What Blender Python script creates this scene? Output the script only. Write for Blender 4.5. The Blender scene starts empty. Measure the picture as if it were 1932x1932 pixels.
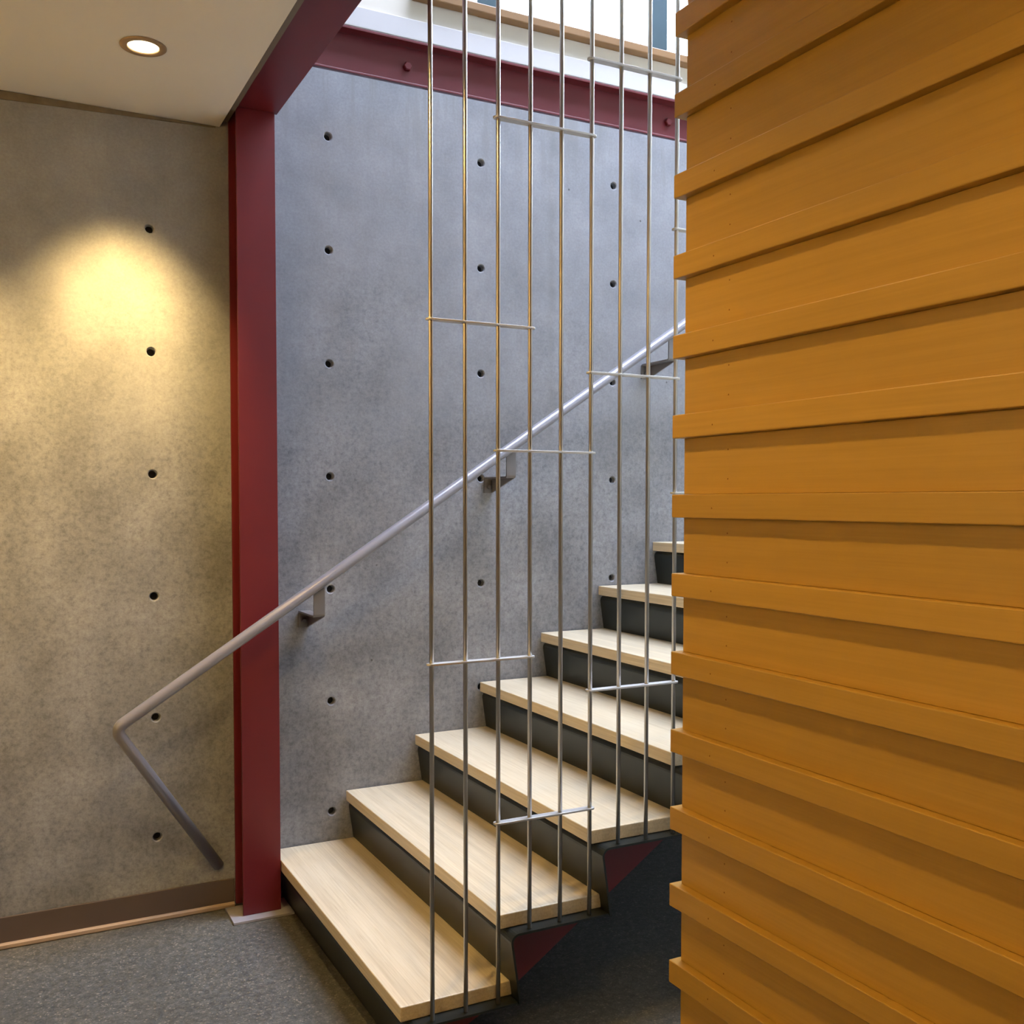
import bpy, bmesh, math, random
from mathutils import Vector, Matrix
random.seed(7)
SC = bpy.context.scene
COL = SC.collection
PI = math.pi

# ------------------------------------------------------------------ camera
# world: concrete wall is the plane y=0, x runs up the stairs, floor is z=0
CAM_Y, CAM_Z = -3.53, 1.418
cd = bpy.data.cameras.new('camera'); cam = bpy.data.objects.new('camera', cd); COL.objects.link(cam)
cd.sensor_width = 36; cd.sensor_fit = 'HORIZONTAL'
cd.lens = 1892.9 / 1932 * 36
cd.shift_y = 51.2 / 1932
cd.clip_start = 0.02
cam.location = (0, CAM_Y, CAM_Z)
yaw, pitch, roll = math.radians(27.479), math.radians(2.148), math.radians(0.033)
cam.matrix_world = (Matrix.Translation(cam.location) @ Matrix.Rotation(-yaw, 4, 'Z')
                    @ Matrix.Rotation(PI/2 - pitch, 4, 'X') @ Matrix.Rotation(roll, 4, 'Z'))
SC.camera = cam

# ------------------------------------------------------------------ world, exposure
SKY = 26.5
w = bpy.data.worlds.new('sky'); SC.world = w; w.use_nodes = True
nt = w.node_tree; nt.nodes.clear()
wo = nt.nodes.new('ShaderNodeOutputWorld'); bg = nt.nodes.new('ShaderNodeBackground')
tc = nt.nodes.new('ShaderNodeTexCoord'); sx = nt.nodes.new('ShaderNodeSeparateXYZ')
mr = nt.nodes.new('ShaderNodeMapRange'); mr.inputs[1].default_value = -0.06; mr.inputs[2].default_value = 0.06
mx = nt.nodes.new('ShaderNodeMix'); mx.data_type = 'RGBA'
mx.inputs[6].default_value = (0.16, 0.18, 0.15, 1)        # ground outside
mx.inputs[7].default_value = (0.675, 0.765, 1.0, 1)         # overcast sky
nt.links.new(tc.outputs['Generated'], sx.inputs[0]); nt.links.new(sx.outputs['Z'], mr.inputs[0])
nt.links.new(mr.outputs[0], mx.inputs[0]); nt.links.new(mx.outputs[2], bg.inputs[0])
bg.inputs[1].default_value = SKY
nt.links.new(bg.outputs[0], wo.inputs[0])

vs = SC.view_settings
vs.view_transform = 'Standard'; vs.look = 'None'; vs.gamma = 1.0; vs.use_curve_mapping = False
vs.exposure = 0.0
SC.cycles.use_denoising = True
SC.cycles.max_bounces = 6
SC.cycles.diffuse_bounces = 4
SC.cycles.glossy_bounces = 3
SC.cycles.use_adaptive_sampling = True
SC.cycles.adaptive_threshold = 0.25
SC.cycles.adaptive_min_samples = 16
SC.cycles.sample_clamp_indirect = 6.0
SC.cycles.caustics_reflective = False
SC.cycles.caustics_refractive = False

def portal(name, loc, rot, sx_, sy_):
    ld = bpy.data.lights.new(name, 'AREA'); ld.shape = 'RECTANGLE'; ld.size = sx_; ld.size_y = sy_
    ld.cycles.is_portal = True
    o = bpy.data.objects.new(name, ld); COL.objects.link(o); o.location = loc; o.rotation_euler = rot
    return o
WIN = (1.72, 8.0, 3.345, 5.45)             # window band in the upper part of the concrete wall: x0,x1,z0,z1
SKYL = (1.6, 6.0, -1.95, -0.15)             # assumed unseen roof light, sized to daylight the treads: x0,x1,y0,y1
ROOF = 5.75
portal('portal_window', ((WIN[0]+WIN[1])/2, 0.16, (WIN[2]+WIN[3])/2), (-PI/2, 0, 0), WIN[1]-WIN[0], WIN[3]-WIN[2])
portal('portal_added_rooflight', ((SKYL[0]+SKYL[1])/2, (SKYL[2]+SKYL[3])/2, ROOF+0.32), (0, 0, 0), SKYL[1]-SKYL[0], SKYL[3]-SKYL[2])

# ------------------------------------------------------------------ materials
def newmat(name):
    m = bpy.data.materials.new(name); m.use_nodes = True
    n = m.node_tree
    b = n.nodes['Principled BSDF']
    return m, n, b
def N(n, t, **kw):
    x = n.nodes.new(t)
    for k, v in kw.items(): setattr(x, k, v)
    return x
def noise(n, vec, scale, detail=4, rough=0.5, dist=0.0):
    x = N(n, 'ShaderNodeTexNoise'); x.inputs['Scale'].default_value = scale; x.inputs['Detail'].default_value = detail
    x.inputs['Roughness'].default_value = rough; x.inputs['Distortion'].default_value = dist
    n.links.new(vec, x.inputs['Vector']); return x.outputs[0]
def ramp(n, fac, stops):
    x = N(n, 'ShaderNodeValToRGB'); e = x.color_ramp.elements
    while len(e) < len(stops): e.new(0.5)
    for i, (p, c) in enumerate(stops): e[i].position = p; e[i].color = (*c, 1) if len(c) == 3 else c
    n.links.new(fac, x.inputs[0]); return x.outputs[0]
def mixc(n, fac, a, b, mode='MIX'):
    x = N(n, 'ShaderNodeMix', data_type='RGBA', blend_type=mode)
    for s, v in ((0, fac), (6, a), (7, b)):
        if hasattr(v, 'links'): n.links.new(v, x.inputs[s])
        elif s == 0: x.inputs[0].default_value = v
        else: x.inputs[s].default_value = (*v, 1)
    return x.outputs[2]
def math_(n, op, a, b=None, c=None, clamp=False):
    x = N(n, 'ShaderNodeMath', operation=op, use_clamp=clamp)
    for i, v in enumerate((a, b, c)):
        if v is None: continue
        if hasattr(v, 'links'): n.links.new(v, x.inputs[i])
        else: x.inputs[i].default_value = v
    return x.outputs[0]
def maprange(n, v, a, b, c=0.0, d=1.0, smooth=True):
    x = N(n, 'ShaderNodeMapRange'); x.interpolation_type = 'SMOOTHSTEP' if smooth else 'LINEAR'
    for i, q in enumerate((a, b, c, d)): x.inputs[i+1].default_value = q
    n.links.new(v, x.inputs[0]); return x.outputs[0]
def mapping(n, vec, scale=(1,1,1), loc=(0,0,0), rot=(0,0,0)):
    x = N(n, 'ShaderNodeMapping'); x.inputs['Scale'].default_value = scale; x.inputs['Location'].default_value = loc
    x.inputs['Rotation'].default_value = rot
    n.links.new(vec, x.inputs['Vector']); return x.outputs[0]
def plain(name, col, rough=0.5, metal=0.0, spec=0.5, var=0.06, scale=6.0):
    m, n, b = newmat(name)
    t = N(n, 'ShaderNodeTexCoord').outputs['Object']
    k = noise(n, t, scale, 2, 0.55)
    c = ramp(n, k, [(0.25, tuple(v*(1-var) for v in col)), (0.75, tuple(min(1, v*(1+var)) for v in col))])
    n.links.new(c, b.inputs['Base Color'])
    b.inputs['Roughness'].default_value = rough; b.inputs['Metallic'].default_value = metal
    b.inputs['Specular IOR Level'].default_value = spec
    return m

def make_concrete():
    m, n, b = newmat('cast_concrete')
    t = N(n, 'ShaderNodeTexCoord').outputs['Object']
    s = N(n, 'ShaderNodeSeparateXYZ'); n.links.new(t, s.inputs[0])
    big = noise(n, t, 1.5, 2, 0.55)
    mid = noise(n, t, 5.0, 3, 0.62)
    curl = noise(n, t, 46.0, 4, 0.82)
    fine = noise(n, t, 110.0, 1, 0.7)
    zone = maprange(n, math_(n, 'ADD', s.outputs['Z'], math_(n, 'MULTIPLY', math_(n, 'SUBTRACT', big, 0.5), 1.6)), 2.35, 1.55)
    base = ramp(n, mid, [(0.30, (0.240, 0.249, 0.274)), (0.52, (0.291, 0.301, 0.329)), (0.72, (0.338, 0.349, 0.377))])
    mott = ramp(n, curl, [(0.34, (0.62, 0.62, 0.63)), (0.48, (0.90, 0.90, 0.90)), (0.62, (1.10, 1.10, 1.09))])
    f = math_(n, 'ADD', math_(n, 'MULTIPLY', zone, 0.80), 0.14)
    c = mixc(n, f, base, mixc(n, 1.0, base, mott, 'MULTIPLY'))
    c = mixc(n, 0.35, c, mixc(n, 1.0, c, ramp(n, fine, [(0.3, (0.72,)*3), (0.7, (1.12,)*3)]), 'MULTIPLY'))
    patch = ramp(n, noise(n, t, 2.6, 2, 0.6), [(0.38, (0.80,)*3), (0.6, (1.04,)*3)])
    c = mixc(n, zone, c, mixc(n, 1.0, c, patch, 'MULTIPLY'))
    # formwork joint: a faint dark streak
    wob = math_(n, 'MULTIPLY', math_(n, 'SUBTRACT', mid, 0.5), 0.06)
    d = math_(n, 'ABSOLUTE', math_(n, 'ADD', math_(n, 'SUBTRACT', s.outputs['X'], 2.013), wob))
    streak = math_(n, 'MULTIPLY', maprange(n, d, 0.030, 0.0), math_(n, 'MULTIPLY', maprange(n, s.outputs['Z'], 1.35, 1.7), maprange(n, mid, 0.3, 0.65, 0.65, 0.15)))
    c = mixc(n, streak, c, (0.20, 0.205, 0.21))
    # wet runs below the top edge
    runs = noise(n, mapping(n, t, (26, 1, 2.2)), 1.0, 3, 0.6)
    rz = maprange(n, s.outputs['Z'], 2.45, 2.93)
    c = mixc(n, math_(n, 'MULTIPLY', rz, maprange(n, runs, 0.46, 0.66, 0, 0.55)), c, (0.23, 0.235, 0.24))
    # pin holes
    v = N(n, 'ShaderNodeTexVoronoi'); v.inputs['Scale'].default_value = 5.5; n.links.new(t, v.inputs['Vector'])
    pin = maprange(n, v.outputs['Distance'], 0.030, 0.018)
    c = mixc(n, math_(n, 'MULTIPLY', pin, 0.75), c, (0.06, 0.06, 0.06))
    n.links.new(c, b.inputs['Base Color'])
    b.inputs['Roughness'].default_value = 0.62; b.inputs['Specular IOR Level'].default_value = 0.35
    return m

def make_floor():
    m, n, b = newmat('polished_aggregate_floor')
    t = N(n, 'ShaderNodeTexCoord').outputs['Object']
    v = N(n, 'ShaderNodeTexVoronoi'); v.inputs['Scale'].default_value = 210; n.links.new(t, v.inputs['Vector'])
    sep = N(n, 'ShaderNodeSeparateColor'); n.links.new(v.outputs['Color'], sep.inputs[0])
    grain = ramp(n, sep.outputs[0], [(0.0, (0.082, 0.084, 0.076)), (0.5, (0.108, 0.110, 0.100)), (0.93, (0.138, 0.136, 0.118)), (0.992, (0.24, 0.225, 0.18))])
    cloud = mixc(n, 1.0, ramp(n, noise(n, t, 2.2, 1, 0.6), [(0.3, (0.85,)*3), (0.7, (1.12,)*3)]), ramp(n, noise(n, t, 42, 2, 0.65), [(0.32, (0.72,)*3), (0.68, (1.28,)*3)]), 'MULTIPLY')
    c = mixc(n, 1.0, grain, cloud, 'MULTIPLY')
    c = mixc(n, 0.45, c, mixc(n, 1.0, c, ramp(n, noise(n, t, 320, 1), [(0.35, (0.6,)*3), (0.65, (1.3,)*3)]), 'MULTIPLY'))
    n.links.new(c, b.inputs['Base Color'])
    b.inputs['Roughness'].default_value = 0.42; b.inputs['Specular IOR Level'].default_value = 0.5
    return m

def make_tread():
    m, n, b = newmat('pale_bamboo_tread')
    t = N(n, 'ShaderNodeTexCoord').outputs['Object']
    oi = N(n, 'ShaderNodeObjectInfo')
    off = N(n, 'ShaderNodeVectorMath', operation='ADD'); n.links.new(t, off.inputs[0])
    cx = N(n, 'ShaderNodeCombineXYZ'); n.links.new(math_(n, 'MULTIPLY', oi.outputs['Random'], 7.0), cx.inputs[0]); n.links.new(math_(n, 'MULTIPLY', oi.outputs['Random'], 13.0), cx.inputs[1])
    n.links.new(cx.outputs[0], off.inputs[1]); p = off.outputs[0]
    s = N(n, 'ShaderNodeSeparateXYZ'); n.links.new(p, s.inputs[0])
    strip = N(n, 'ShaderNodeTexWhiteNoise', noise_dimensions='2D')
    cv = N(n, 'ShaderNodeCombineXYZ')
    n.links.new(math_(n, 'FLOOR', math_(n, 'MULTIPLY', s.outputs['X'], 48.0)), cv.inputs[0])
    n.links.new(math_(n, 'FLOOR', math_(n, 'MULTIPLY', s.outputs['Z'], 180.0)), cv.inputs[1])
    n.links.new(cv.outputs[0], strip.inputs['Vector'])
    g = noise(n, mapping(n, p, (190, 4.0, 190)), 1.0, 3, 0.65)
    g2 = noise(n, mapping(n, p, (28, 0.7, 28)), 1.0, 2, 0.6)
    c = ramp(n, g, [(0.30, (0.62, 0.52, 0.345)), (0.52, (0.70, 0.605, 0.43)), (0.75, (0.76, 0.67, 0.50))])
    c = mixc(n, 0.35, c, mixc(n, 1.0, c, ramp(n, strip.outputs['Value'], [(0.0, (0.80, 0.79, 0.77)), (1.0, (1.10, 1.10, 1.09))]), 'MULTIPLY'))
    c = mixc(n, 0.3, c, mixc(n, 1.0, c, ramp(n, g2, [(0.35, (0.88, 0.86, 0.82)), (0.65, (1.06, 1.06, 1.06))]), 'MULTIPLY'))
    dk = noise(n, mapping(n, p, (420, 9, 420)), 1.0, 1, 0.5)
    c = mixc(n, maprange(n, dk, 0.66, 0.78, 0, 0.45), c, (0.34, 0.22, 0.10))
    n.links.new(c, b.inputs['Base Color'])
    b.inputs['Roughness'].default_value = 0.36; b.inputs['Specular IOR Level'].default_value = 0.45
    return m

def make_cladding():
    m, n, b = newmat('honey_fir_cladding')
    t = N(n, 'ShaderNodeTexCoord').outputs['Object']
    oi = N(n, 'ShaderNodeObjectInfo')
    cx = N(n, 'ShaderNodeCombineXYZ'); n.links.new(math_(n, 'MULTIPLY', oi.outputs['Random'], 11.0), cx.inputs[0]); n.links.new(math_(n, 'MULTIPLY', oi.outputs['Random'], 17.0), cx.inputs[2])
    off = N(n, 'ShaderNodeVectorMath', operation='ADD'); n.links.new(t, off.inputs[0]); n.links.new(cx.outputs[0], off.inputs[1]); p = off.outputs[0]
    g = noise(n, mapping(n, p, (55, 1.3, 55)), 1.0, 3, 0.6)
    g2 = noise(n, mapping(n, p, (240, 5, 240)), 1.0, 1, 0.6)
    c = ramp(n, g, [(0.30, (0.375, 0.217, 0.036)), (0.55, (0.402, 0.235, 0.041)), (0.75, (0.425, 0.25, 0.047))])
    c = mixc(n, 0.22, c, mixc(n, 1.0, c, ramp(n, g2, [(0.35, (0.86, 0.84, 0.8)), (0.65, (1.06, 1.06, 1.06))]), 'MULTIPLY'))
    hs = N(n, 'ShaderNodeHueSaturation'); n.links.new(c, hs.inputs['Color'])
    n.links.new(math_(n, 'ADD', math_(n, 'MULTIPLY', oi.outputs['Random'], 0.14), 0.93), hs.inputs['Value'])
    n.links.new(hs.outputs[0], b.inputs['Base Color'])
    b.inputs['Roughness'].default_value = 0.40; b.inputs['Specular IOR Level'].default_value = 0.45
    return m

M = {}
M['concrete'] = make_concrete()
M['floor'] = make_floor()
M['tread'] = make_tread()
M['clad'] = make_cladding()
M['red'] = plain('maroon_steel_paint', (0.135, 0.0125, 0.018), 0.42, 0, 0.5, 0.05, 5)
M['black'] = plain('blackened_steel', (0.020, 0.026, 0.026), 0.36, 0.35, 0.5, 0.25, 7)
M['bracket'] = plain('shaded_bracket_steel', (0.17, 0.165, 0.17), 0.4, 0.1, 0.5, 0.06, 20)  # darker than the rail, standing in for shade on the brackets
M['rail'] = plain('grey_rail_paint', (0.275, 0.268, 0.295), 0.28, 0.15, 0.5, 0.04, 5)
M['rod'] = plain('brushed_steel_rod', (0.52, 0.50, 0.46), 0.33, 1.0, 0.5, 0.05, 30)
M['bar'] = plain('satin_steel_bar', (0.62, 0.61, 0.60), 0.5, 0.9, 0.5, 0.04, 30)
M['galv'] = plain('grey_base_plate', (0.40, 0.39, 0.42), 0.45, 0.2, 0.5, 0.06, 20)
M['plug'] = plain('grout_plug', (0.035, 0.035, 0.037), 0.9, 0, 0.2, 0.3, 60)
M['ceil'] = plain('ceiling_paint', (0.82, 0.79, 0.74), 0.9, 0, 0.2, 0.015, 3)
M['white'] = plain('white_paint', (0.60, 0.585, 0.59), 0.55, 0, 0.4, 0.015, 3)
M['cream'] = plain('cream_paint', (0.74, 0.69, 0.60), 0.7, 0, 0.3, 0.02, 3)
M['base'] = plain('brown_vinyl_base', (0.105, 0.080, 0.072), 0.5, 0, 0.4, 0.05, 8)
M['shoe'] = plain('tan_shoe_moulding', (0.42, 0.315, 0.235), 0.45, 0, 0.4, 0.06, 12)
M['sill'] = plain('oak_window_sill', (0.27, 0.145, 0.055), 0.4, 0, 0.5, 0.08, 8)
M['frame'] = plain('blue_grey_window_frame', (0.055, 0.095, 0.115), 0.35, 0.2, 0.5, 0.05, 8)
M['nail'] = plain('filled_nail_hole', (0.21, 0.095, 0.022), 0.7, 0, 0.3, 0.1, 60)
M['ceil_band'] = plain('dark_ceiling_band', (0.16, 0.135, 0.10), 0.8, 0, 0.2, 0.2, 25)
M['bronze'] = plain('tan_downlight_ring', (0.33, 0.235, 0.15), 0.5, 0.1, 0.4, 0.04, 12)
M['reflector'] = plain('warm_reflector', (0.7, 0.6, 0.45), 0.25, 0.6, 0.5, 0.03, 20)
M['reveal'] = plain('brown_reveal_bead', (0.20, 0.165, 0.12), 0.5, 0.1, 0.4, 0.05, 20)
def make_glass():
    m, n, b = newmat('clear_glass'); n.nodes.remove(b)
    o = n.nodes['Material Output']; tr = N(n, 'ShaderNodeBsdfTransparent'); gl = N(n, 'ShaderNodeBsdfGlossy'); ms = N(n, 'ShaderNodeMixShader')
    fr = N(n, 'ShaderNodeLayerWeight'); fr.inputs[0].default_value = 0.2
    tr.inputs[0].default_value = (0.95, 0.985, 0.97, 1); gl.inputs['Roughness'].default_value = 0.02
    n.links.new(math_(n, 'MULTIPLY', fr.outputs['Facing'], 0.25), ms.inputs[0]); n.links.new(tr.outputs[0], ms.inputs[1]); n.links.new(gl.outputs[0], ms.inputs[2]); n.links.new(ms.outputs[0], o.inputs[0])
    return m
M['glass'] = make_glass()
LAMP = (1.0, 0.65, 0.225)
def make_lens():
    m, n, b = newmat('lamp_lens'); b.inputs['Base Color'].default_value = (0.9, 0.8, 0.6, 1)
    b.inputs['Emission Color'].default_value = (1.0, 0.80, 0.45, 1); b.inputs['Emission Strength'].default_value = 9.0
    return m
M['lens'] = make_lens()

# ------------------------------------------------------------------ mesh helpers
def obj(name, bm, mat, parent=None, smooth=False, loc=None, bevel=0.0, seg=2):
    me = bpy.data.meshes.new(name)
    bmesh.ops.recalc_face_normals(bm, faces=bm.faces[:])
    bm.to_mesh(me); bm.free()
    me.materials.append(mat)
    if smooth: me.shade_smooth()
    o = bpy.data.objects.new(name, me); COL.objects.link(o)
    if parent is not None: o.parent = parent
    if loc is not None: o.location = loc
    if bevel:
        b = o.modifiers.new('bevel', 'BEVEL'); b.width = bevel; b.segments = seg; b.limit_method = 'ANGLE'
        b.angle_limit = math.radians(40)
    return o
def copy(o, parent=None, loc=None):
    c = o.copy(); COL.objects.link(c); c.parent = parent
    if loc is not None: c.location = loc
    return c
def box(bm, x0, x1, y0, y1, z0, z1):
    v = [bm.verts.new(p) for p in ((x0,y0,z0),(x1,y0,z0),(x1,y1,z0),(x0,y1,z0),(x0,y0,z1),(x1,y0,z1),(x1,y1,z1),(x0,y1,z1))]
    for f in ((0,3,2,1),(4,5,6,7),(0,1,5,4),(1,2,6,5),(2,3,7,6),(3,0,4,7)): bm.faces.new([v[i] for i in f])
def B(x0, x1, y0, y1, z0, z1):
    bm = bmesh.new(); box(bm, x0, x1, y0, y1, z0, z1); return bm
def prism(pts, y0, y1, axis='y'):
    """extrude a closed 2-D outline; axis y: pts are (x,z); axis z: pts are (x,y)"""
    bm = bmesh.new()
    mk = (lambda p, t: (p[0], t, p[1])) if axis == 'y' else (lambda p, t: (p[0], p[1], t)) if axis == 'z' else (lambda p, t: (t, p[0], p[1]))
    a = [bm.verts.new(mk(p, y0)) for p in pts]; b = [bm.verts.new(mk(p, y1)) for p in pts]
    bm.faces.new(a[::-1]); bm.faces.new(b)
    k = len(pts)
    for i in range(k): bm.faces.new((a[i], a[(i+1) % k], b[(i+1) % k], b[i]))
    return bm
def tube(path, r, seg=16, caps=True, bm=None):
    bm = bm or bmesh.new(); path = [Vector(p) for p in path]; rings = []
    t0 = (path[1]-path[0]).normalized()
    up = Vector((0,0,1)) if abs(t0.z) < 0.9 else Vector((1,0,0))
    u = t0.cross(up).normalized()
    for i, p in enumerate(path):
        t = (path[min(i+1, len(path)-1)] - path[max(i-1, 0)]).normalized()
        u = (u - t*u.dot(t)).normalized(); v = t.cross(u)
        rings.append([bm.verts.new(p + r*(math.cos(2*PI*k/seg)*u + math.sin(2*PI*k/seg)*v)) for k in range(seg)])
    for a, b in zip(rings, rings[1:]):
        for k in range(seg): bm.faces.new((a[k], a[(k+1) % seg], b[(k+1) % seg], b[k]))
    if caps: bm.faces.new(rings[0][::-1]); bm.faces.new(rings[-1])
    return bm
def fillet(a, b, c, r, k=8):
    a, b, c = Vector(a), Vector(b), Vector(c)
    d1 = (a-b).normalized(); d2 = (c-b).normalized(); ang = d1.angle(d2)
    L = r/math.tan(ang/2); p1 = b+d1*L; p2 = b+d2*L
    ctr = b + (d1+d2).normalized()*(r/math.sin(ang/2))
    out = []
    for i in range(k+1):
        s = i/k; q = (p1-ctr).normalized().slerp((p2-ctr).normalized(), s); out.append(ctr+q*r)
    return out
def lathe(profile, seg=32):
    bm = bmesh.new(); rings = []
    for r, z in profile:
        rings.append([bm.verts.new((r*math.cos(2*PI*k/seg), r*math.sin(2*PI*k/seg), z)) for k in range(seg)])
    for a, b in zip(rings, rings[1:]):
        for k in range(seg): bm.faces.new((a[k], a[(k+1) % seg], b[(k+1) % seg], b[k]))
    return bm
def struct(o): o['kind'] = 'structure'; return o
def thing(name, loc, label, cat, group=None):
    o = bpy.data.objects.new(name, None); COL.objects.link(o); o.location = loc; o.empty_display_size = 0.1
    o['label'] = label; o['category'] = cat
    if group: o['group'] = group
    return o

# ------------------------------------------------------------------ room shell
X0, X1, Y0 = -1.6, 8.2, -5.6
CEIL, SLAB, LCEIL = 2.69, 3.03, 2.90
struct(obj('floor', B(X0-.2, X1+.2, Y0-.2, 0.25, -0.15, 0.0), M['floor']))

# concrete wall with real tie holes
HX = [-0.734, -0.125, 0.484, 1.0935, 1.6995, 2.308, 2.917, 3.526]
HZ = [0.283, 0.690, 1.099, 1.508, 1.914, 2.319, 2.721]
WTOP = 2.955
def concrete_wall():
    bm = bmesh.new(); s, r, dep, K = 0.035, 0.0138, 0.03, 24
    gx = sorted([X0] + [h+q for h in HX for q in (-s, s)] + [X1]); gz = sorted([0.0] + [h+q for h in HZ for q in (-s, s)] + [WTOP])
    cache = {}
    def vert(x, z, y=0.0):
        key = (round(x, 5), round(z, 5), round(y, 5))
        if key not in cache: cache[key] = bm.verts.new((x, y, z))
        return cache[key]
    for i in range(len(gx)-1):
        for j in range(len(gz)-1):
            xc, zc = (gx[i]+gx[i+1])/2, (gz[j]+gz[j+1])/2
            if any(abs(xc-h) < 1e-4 for h in HX) and any(abs(zc-h) < 1e-4 for h in HZ):
                corners = [vert(gx[i+1], gz[j+1]), vert(gx[i], gz[j+1]), vert(gx[i], gz[j]), vert(gx[i+1], gz[j])]
                lip = [bm.verts.new((xc+1.25*r*math.cos(PI/4+2*PI*k/K), 0, zc+1.25*r*math.sin(PI/4+2*PI*k/K))) for k in range(K)]
                rim = [bm.verts.new((xc+r*math.cos(PI/4+2*PI*k/K), 0.003, zc+r*math.sin(PI/4+2*PI*k/K))) for k in range(K)]
                bot = [bm.verts.new((xc+0.85*r*math.cos(PI/4+2*PI*k/K), dep, zc+0.85*r*math.sin(PI/4+2*PI*k/K))) for k in range(K)]
                q = K//4
                for c in range(4):
                    a = corners[c]; b = corners[(c+1) % 4]
                    for k in range(q): bm.faces.new((a, lip[(c*q+k) % K], lip[(c*q+k+1) % K])) if k < q//2 else bm.faces.new((b, lip[(c*q+k) % K], lip[(c*q+k+1) % K]))
                    bm.faces.new((a, lip[(c*q+q//2) % K], b))
                for k in range(K):
                    bm.faces.new((lip[k], lip[(k+1) % K], rim[(k+1) % K], rim[k]))
                    bm.faces.new((rim[k], rim[(k+1) % K], bot[(k+1) % K], bot[k]))
            else:
                bm.faces.new([vert(*p) for p in ((gx[i], gz[j]), (gx[i+1], gz[j]), (gx[i+1], gz[j+1]), (gx[i], gz[j+1]))])
    # body behind
    back = 0.25
    b4 = [bm.verts.new(p) for p in ((X0, back, 0), (X1, back, 0), (X1, back, WTOP), (X0, back, WTOP))]
    bm.faces.new(b4)
    top = [cache[k] for k in sorted(k for k in cache if k[1] == WTOP and k[2] == 0)]
    bm.faces.new(top + [b4[2], b4[3]])
    lef = [cache[k] for k in sorted(k for k in cache if k[0] == X0 and k[2] == 0)]
    bm.faces.new(lef + [b4[3], b4[0]])
    rig = [cache[k] for k in sorted(k for k in cache if k[0] == X1 and k[2] == 0)]
    bm.faces.new(rig + [b4[2], b4[1]])
    bot_ = [cache[k] for k in sorted(k for k in cache if k[1] == 0.0 and k[2] == 0)]
    bm.faces.new(bot_ + [b4[1], b4[0]])
    return bm
wall_back = struct(obj('wall_back', concrete_wall(), M['concrete']))
def plug_mesh():
    bm = bmesh.new(); K = 16; r = 0.0122
    a = [bm.verts.new((r*math.cos(2*PI*k/K), 0, r*math.sin(2*PI*k/K))) for k in range(K)]
    b = [bm.verts.new((r*math.cos(2*PI*k/K), 0.006, r*math.sin(2*PI*k/K))) for k in range(K)]
    bm.faces.new(a); bm.faces.new(b[::-1])
    for k in range(K): bm.faces.new((a[k], a[(k+1) % K], b[(k+1) % K], b[k]))
    return bm
plug = None
for hx in HX:
    for hz in HZ:
        if plug is None: plug = obj('tie_hole_plug', plug_mesh(), M['plug'], wall_back, loc=(hx, 0.023, hz))
        else: copy(plug, wall_back, (hx, 0.023, hz))

# ceiling over the corridor and over the wood-clad side, slab above
struct(obj('ceiling', B(X0, 0.714, Y0, -0.0, CEIL, SLAB-0.06), M['ceil']))
struct(obj('ceiling_landing', B(0.885, X1, Y0, -1.345, LCEIL, SLAB-0.06), M['ceil']))
struct(obj('floor_upper', B(X0, 0.90, Y0, 0.0, SLAB-0.055, SLAB), M['floor']))
struct(obj('floor_upper_landing', B(0.90, X1, Y0, -1.345, SLAB-0.055, SLAB), M['floor']))
struct(obj('trim_1', B(0.7165, 0.7405, Y0, -0.004, 2.708, 2.722), M['reveal']))
struct(obj('trim_2', prism([(X0, 2.688), (0.70, 2.688), (0.70, 2.684), (0.0, 2.660), (X0, 2.64)], -0.004, -0.0005), M['ceil_band']))  # dark wall band under the ceiling, tapering towards the stair
struct(obj('wall_left', B(X0-.2, X0, Y0, 0.25, 0, ROOF), M['cream']))
struct(obj('wall_front', B(X0, X1, Y0-.2, Y0, 0, ROOF), M['cream']))
struct(obj('wall_far_right', B(X1, X1+.2, Y0, 0.25, 0, ROOF), M['white']))
# roof with the added daylight opening above the stair
rf = bmesh.new()
x0, x1, y0, y1 = SKYL
for q in ((X0-.2, x0, Y0-.2, 0.45), (x1, X1+.2, Y0-.2, 0.45), (x0, x1, Y0-.2, y0), (x0, x1, y1, 0.45)): box(rf, *q, ROOF, ROOF+.3)
struct(obj('ceiling_upper', rf, M['white']))

# baseboard and shoe moulding on the concrete
struct(obj('baseboard_back', B(X0, 0.737, -0.009, -0.0005, 0.0, 0.100), M['base'], bevel=0.002))
struct(obj('trim_3', prism([(-0.0095, 0), (-0.0095, 0.019), (-0.0155, 0.019), (-0.0205, 0.014), (-0.0205, 0.004), (-0.017, 0.0)], X0, 0.735, 'x'), M['shoe']))

# ------------------------------------------------------------------ upper wall: trim, window, sill
struct(obj('trim_4', B(0.90, X1, -0.002, 0.20, 3.1285, 3.203), M['white'], bevel=0.003))
uw = bmesh.new()
box(uw, 0.90, X1, 0.010, 0.20, 3.204, 3.275)
box(uw, X0, WIN[0]-0.03, 0.010, 0.20, 3.276, ROOF); box(uw, WIN[0]-0.03, X1, 0.010, 0.20, WIN[3]+.05, ROOF); box(uw, WIN[1], X1, 0.010, 0.2, 3.276, WIN[3]+.05)
struct(obj('wall_back_upper', uw, M['cream']))
struct(obj('wall_back_upper_left', B(X0, 0.884, 0.010, 0.20, WTOP+.001, 3.275), M['cream']))
win = bpy.data.objects.new('window_1', None); COL.objects.link(win); win.location = (WIN[0], 0.06, 3.31); win['kind'] = 'structure'
def wchild(name, b, mat, bev=0.0):
    x0, x1, y0, y1, z0, z1 = b; L = win.location
    return obj(name, B(x0-L.x, x1-L.x, y0-L.y, y1-L.y, z0-L.z, z1-L.z), mat, win, bevel=bev)
wchild('sill', (1.42, X1-0.01, -0.030, 0.055, 3.2765, 3.3095), M['sill'], 0.004)
st0, pitchw = 1.700, 0.820
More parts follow.
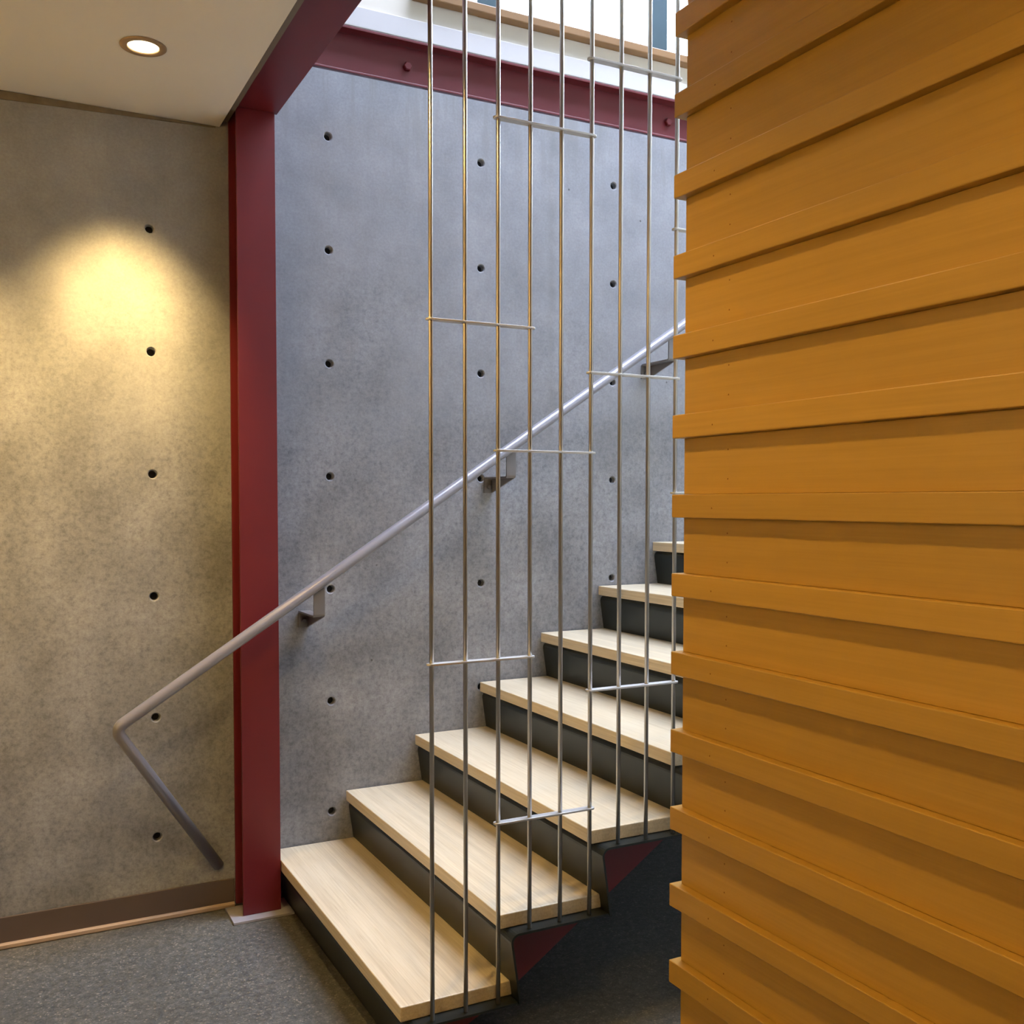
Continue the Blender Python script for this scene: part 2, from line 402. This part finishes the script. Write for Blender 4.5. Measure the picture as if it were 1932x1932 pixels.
wchild('bottom_rail', (st0, WIN[1], 0.056, 0.11, 3.3105, 3.345), M['frame'])
wchild('top_rail', (st0, WIN[1], 0.056, 0.11, WIN[3], WIN[3]+0.05), M['frame'])
k = 0
while st0 + k*pitchw < WIN[1]-0.2:
    xa = st0 + k*pitchw
    wchild('mullion', (xa, xa+0.092, 0.050, 0.125, 3.3455, WIN[3]-0.0005), M['frame'], 0.003)
    wchild('pane', (xa+0.0925, min(xa+pitchw-0.0005, WIN[1]), 0.085, 0.091, 3.3455, WIN[3]-0.0005), M['glass'])
    k += 1

# ------------------------------------------------------------------ steel channel on top of the concrete
ch = thing('steel_channel', (0.9, 0.02, 2.956), 'long maroon steel channel capping the grey concrete wall below the white trim', 'steel channel')
def rel(root, b): L = root.location; return B(b[0]-L.x, b[1]-L.x, b[2]-L.y, b[3]-L.y, b[4]-L.z, b[5]-L.z)
obj('web', rel(ch, (0.885, X1-.01, 0.048, 0.056, 2.9702, 3.1175)), M['red'], ch)
obj('lower_flange', rel(ch, (0.885, X1-.01, -0.001, 0.056, 2.962, 2.970)), M['red'], ch, bevel=0.0015)
obj('upper_flange', rel(ch, (0.885, X1-.01, -0.001, 0.056, 3.118, 3.1275)), M['red'], ch, bevel=0.0015)
def bolt_mesh(r=0.0165, h=0.016):
    bm = bmesh.new(); a = []; b = []; c = []
    for k in range(6):
        t = 2*PI*k/6; a.append(bm.verts.new((r*math.cos(t), 0, r*math.sin(t)))); b.append(bm.verts.new((r*math.cos(t), -h*0.8, r*math.sin(t)))); c.append(bm.verts.new((0.8*r*math.cos(t), -h, 0.8*r*math.sin(t))))
    bm.faces.new(a); bm.faces.new(c)
    for k in range(6):
        j = (k+1) % 6; bm.faces.new((a[k], a[j], b[j], b[k])); bm.faces.new((b[k], b[j], c[j], c[k]))
    return bm
bolt = obj('bolt', bolt_mesh(), M['red'], ch, loc=(1.415-0.9, 0.028, 3.046-2.956))
for i in range(1, 5): copy(bolt, ch, (1.415+1.198*i-0.9, 0.028, 3.046-2.956))

# ------------------------------------------------------------------ steel column and beam
co = thing('steel_column', (0.805, -0.068, 0.0), 'maroon wide-flange steel column standing against the concrete wall', 'column')
obj('base_plate', rel(co, (0.700, 0.9055, -0.172, -0.030, 0.0005, 0.009)), M['galv'], co, bevel=0.001)
obj('front_flange', rel(co, (0.741, 0.8695, -0.1300, -0.1195, 0.0095, 2.7195)), M['red'], co, bevel=0.001)
obj('web', rel(co, (0.8015, 0.809, -0.1165, -0.0125, 0.0095, 2.950)), M['red'], co)
obj('back_flange', rel(co, (0.741, 0.8695, -0.0120, -0.0022, 0.0095, 2.950)), M['red'], co)
bmn = thing('steel_beam', (0.811, -3.3, 2.72), 'maroon steel beam running overhead from the column along the ceiling edge', 'beam')
obj('lower_flange', rel(bmn, (0.742, 0.880, Y0+.01, -0.117, 2.720, 2.732)), M['red'], bmn, bevel=0.001)
obj('web', rel(bmn, (0.806, 0.816, Y0+.01, -0.117, 2.7325, 2.955)), M['red'], bmn)
obj('upper_flange', rel(bmn, (0.742, 0.880, Y0+.01, -0.117, 2.9555, 2.9675)), M['red'], bmn)

# ------------------------------------------------------------------ staircase
RISE, RUN, NX0, NST = 0.178, 0.273, 0.872, 16
TH = 0.038
stair = thing('staircase', (NX0, -0.65, 0.0), 'straight stair with pale bamboo treads on folded black steel plate', 'staircase')
SL = stair.location
def tread_mesh():
    return B(0, 0.307, -0.6125, 0.6435, -TH, 0)
def plate_mesh(first):
    # folded plate: leaning riser, round bend, flat pan under the tread. origin: nosing top edge
    ztop = -TH - 0.0005; t = 0.006
    bot = -RISE + 0.0005 if first else -RISE - TH - 0.0075
    p0 = Vector((0.038 if not first else 0.040, 0, bot)); p1 = Vector((0.011, 0, ztop - t/2)); p2 = Vector((0.303, 0, ztop - t/2))
    line = [p0] + fillet(p0, p1, p2, 0.020, 6) + [p2]
    out, inn = [], []
    for i, p in enumerate(line):
        d = (line[min(i+1, len(line)-1)] - line[max(i-1, 0)]).normalized(); nrm = Vector((-d.z, 0, d.x))
        out.append(p + nrm*t/2); inn.append(p - nrm*t/2)
    pts = [(v.x, v.z) for v in out] + [(v.x, v.z) for v in reversed(inn)]
    return prism(pts, -0.655, 0.6455)
tread0 = obj('tread', tread_mesh(), M['tread'], stair, loc=(0, 0, RISE), bevel=0.0025)
pl0 = obj('step_plate', plate_mesh(True), M['black'], stair, loc=(0, 0, RISE))
pl1 = None
for i in range(1, NST):
    L = (RUN*i, 0, RISE*(i+1))
    copy(tread0, stair, L)
    if pl1 is None: pl1 = obj('step_plate', plate_mesh(False), M['black'], stair, loc=L)
    else: copy(pl1, stair, L)
# red saw-tooth brackets welded under each folded step, and the sloping stringer bars
gs = None
for i in range(0, NST):
    L = (RUN*i, 0, RISE*(i+1))
    if i == 0:
        obj('gusset', prism([(0.033, -0.054), (0.30, -0.054), (0.06, -0.176), (0.045, -0.176)], -0.578, -0.566), M['red'], stair, loc=L); continue
    if gs is None: gs = obj('gusset', prism([(0.030, -0.054), (0.300, -0.054), (0.072, -0.203), (0.045, -0.203)], -0.578, -0.566), M['red'], stair, loc=L)
    else: copy(gs, stair, L)
sl = RISE/RUN
for yy in (-0.30, 0.42):
    xb = RUN*NST
    obj('stringer', prism([(0.20, 0.002), (0.36, 0.002), (xb, sl*(xb-0.36)), (xb, sl*(xb-0.36)+0.10)], yy, yy+0.012), M['red'], stair)

# ------------------------------------------------------------------ rod screen
RY, R0, RS, NR = -1.288, 0.946, 0.0905, 12
scr = thing('rod_screen', (R0, RY, 0.14), 'screen of slender vertical steel rods with short flat crossbars beside the stair', 'railing')
SR = scr.location
for k in range(NR):
    zb = RISE*(k//3 + 1) - TH + 0.0005
    obj('rod', tube([(0, 0, 0), (0, 0, 4.05 - zb)], 0.0057, 14), M['rod'], scr, True, (RS*k, 0, zb - SR.z))
def bar_mesh():
    hl, hw, th = (3*RS)/2 + 0.013, 0.0115, 0.0055
    pts = []
    for s, cx in ((1, hl-hw), (-1, -(hl-hw))):
        for i in range(9):
            a = -PI/2 + PI*i/8
            pts.append((cx + s*hw*math.cos(a), s*hw*math.sin(a)))
    return prism(pts, -th/2, th/2, 'z')
bar = None
for k0, z in ((0, 1.855), (0, 1.022), (2, 2.363), (2, 1.545), (2, 0.605), (5, 2.559), (5, 1.754), (5, 0.9195), (8, 2.158), (8, 1.4416)):
    L = (RS*(k0+1.5), 0, z - SR.z)
    if bar is None: bar = obj('crossbar', bar_mesh(), M['bar'], scr, loc=L, bevel=0.0012)
    else: copy(bar, scr, L)

# ------------------------------------------------------------------ handrail
HY = -0.195
hr = thing('handrail', (0.349, HY, 0.712), 'grey round pipe handrail on brackets along the concrete wall, bent back at its foot', 'handrail')
SH = hr.location
rz = lambda x: 0.656*x + 0.485
cor = Vector((0.335, HY, rz(0.335))); top = Vector((4.9, HY, rz(4.9))); end = Vector((0.686, 0.004, 0.150))
path = [top] + fillet(top, cor, end, 0.030, 10) + [end]
obj('pipe', tube([p - SH for p in path], 0.0185, 24), M['rail'], hr, True)
def bracket_mesh():
    # strip: drop plate under the pipe, arm back to the wall, foot turned down on the wall; origin on the pipe axis
    t, hw = 0.006, 0.0195; drop = 0.111; d = -HY
    p = [Vector((0, 0, -0.012)), Vector((0, 0, -drop)), Vector((0, d-0.0035, -drop)), Vector((0, d-0.0035, -drop-0.058))]
    line = [p[0]] + fillet(p[0], p[1], p[2], 0.008, 4) + fillet(p[1], p[2], p[3], 0.008, 4) + [p[3]]
    out, inn = [], []
    for i, q in enumerate(line):
        dd = (line[min(i+1, len(line)-1)] - line[max(i-1, 0)]).normalized(); nr = Vector((0, -dd.z, dd.y))
        out.append(q + nr*t/2); inn.append(q - nr*t/2)
    return prism([(v.y, v.z) for v in out] + [(v.y, v.z) for v in reversed(inn)], -hw, hw, 'x')
brk = None
for x in (0.992, 1.730, 2.468, 3.206, 3.944):
    L = Vector((x, HY, rz(x))) - SH
    if brk is None:
        brk = obj('bracket', bracket_mesh(), M['bracket'], hr, loc=L)
        gb = obj('gusset', prism([(-HY-0.004, -0.1142), (-HY-0.004, -0.168), (0.004, -0.1142)], 0.0135, 0.0190, 'x'), M['bracket'], brk)
        bb = obj('bolt', bolt_mesh(0.009, 0.008), M['bracket'], brk, loc=(0.0, -HY-0.0067, -0.111-0.034))
    else:
        c = copy(brk, hr, L); copy(bb, c, bb.location); copy(gb, c)

# ------------------------------------------------------------------ wood-clad wall on the right
WX, WY, PIT, ZT = 1.382, -1.709, 0.1770, 1.434
wr = struct(obj('wall_right', B(WX+0.021, X1-0.01, Y0, WY-0.004, 0, LCEIL-0.001), M['cream']))
SH_, SP, SE = 0.052, 0.022, 0.016     # slat height, projection, overhang past the board ends
ylen = WY - Y0 - 0.01
def nail_mesh():
    bm = bmesh.new(); K = 8; r = 0.0019
    a = [bm.verts.new((0, r*math.cos(2*PI*q/K), r*math.sin(2*PI*q/K))) for q in range(K)]
    b = [bm.verts.new((0.002, r*math.cos(2*PI*q/K), r*math.sin(2*PI*q/K))) for q in range(K)]
    bm.faces.new(a); bm.faces.new(b)
    for q in range(K): bm.faces.new((a[q], a[(q+1) % K], b[(q+1) % K], b[q]))
    return bm
NAILS = []
def add_nail(parent, loc):
    if not NAILS: NAILS.append(obj('nail', nail_mesh(), M['nail'], parent, loc=loc))
    else: copy(NAILS[0], parent, loc)
slat = board = None
k = -8
while True:
    zt = ZT + PIT*k
    zb0 = zt; zb1 = zt + PIT - SH_
    if zb0 > LCEIL: break
    if zt - SH_ > 0.0 and zt < LCEIL:
        if slat is None:
            slat = obj('slat', B(-SP, 0.0205, -ylen, SE, -SH_, 0), M['clad'], wr, loc=(WX, WY, zt), bevel=0.0022)
            add_nail(slat, (-SP-0.0003, -0.125, -0.030))
        else: add_nail(copy(slat, wr, (WX, WY, zt)), (-SP-0.0003, -0.125, -0.030))
    if zb0 > 0.0 and zb1 < LCEIL:
        if board is None:
            board = obj('board', B(0, 0.020, -ylen, 0, 0.0004, PIT-SH_-0.0004), M['clad'], wr, loc=(WX, WY-0.0005, zb0), bevel=0.0008)
            c = board
        else:
            c = copy(board, wr, (WX, WY-0.0005, zb0))
        for q in (0.032, 0.094): add_nail(c, (-0.0003, -0.150, q))
    k += 1

# ------------------------------------------------------------------ recessed downlights, with added fill washers
def downlight(x, y, label, aim, power, size, blend, hot=None):
    t = thing('downlight', (x, y, CEIL), label, 'ceiling light', 'recessed ceiling downlights')
    obj('trim_ring', lathe([(0.0625, -0.0005), (0.0625, -0.0025), (0.060, -0.0045), (0.0435, -0.0045), (0.0425, -0.0035), (0.0425, -0.0005)], 40), M['bronze'], t, True)
    obj('lens', lathe([(0.0005, -0.0022), (0.020, -0.0022), (0.041, -0.0012)], 32), M['lens'], t, True)
    for nm, pw, sz, bl, am in ((('lamp', power, size, blend, aim),) if hot is None else (('lamp', power, size, blend, aim), ('lamp_beam',) + hot)):
        ld = bpy.data.lights.new(nm, 'SPOT'); ld.energy = pw; ld.color = LAMP; ld.spot_size = math.radians(sz); ld.spot_blend = bl; ld.shadow_soft_size = 0.03
        lo = bpy.data.objects.new(nm, ld); COL.objects.link(lo); lo.parent = t
        lo.location = (0, 0, -0.03)
        lo.rotation_euler = Vector(am).to_track_quat('-Z', 'Y').to_euler()
downlight(0.402, -0.521, 'round recessed downlight with tan ring, lit, above the concrete wall', (-0.02, 0.46, -0.80), 135, 58, 1.0, (70, 36, 1.0, (-0.02, 0.52, -0.70)))
downlight(-0.26, -0.521, 'round recessed downlight left of the picture, washing the same concrete wall', (0.0, 0.46, -0.80), 135, 58, 1.0, (70, 36, 1.0, (0, 0.52, -0.70)))
downlight(0.635, -1.55, 'round recessed downlight in front of the foot of the stair', (0.05, 0, -1), 62, 126, 1.0)
downlight(0.635, -2.80, 'round recessed downlight above the viewer beside the wood-clad wall', (0.05, 0, -1), 38, 126, 1.0)
downlight(0.635, -4.05, 'round recessed downlight behind the viewer beside the wood-clad wall', (0.05, 0, -1), 38, 126, 1.0)
downlight(-1.10, -0.95, 'added unseen downlight bouncing fill off the corridor wall opposite the stair foot', (-0.48, 0, -0.80), 560, 60, 1.0)  # this and the next two: unseen washers added to bounce fill onto the ceiling
downlight(-1.10, -1.95, 'second added unseen downlight from the concrete wall, bouncing fill off the corridor wall', (-0.48, 0, -0.80), 560, 60, 1.0)
downlight(-1.10, -2.95, 'added unseen downlight bouncing fill off the corridor wall left of the viewer', (-0.48, 0, -0.80), 560, 60, 1.0)
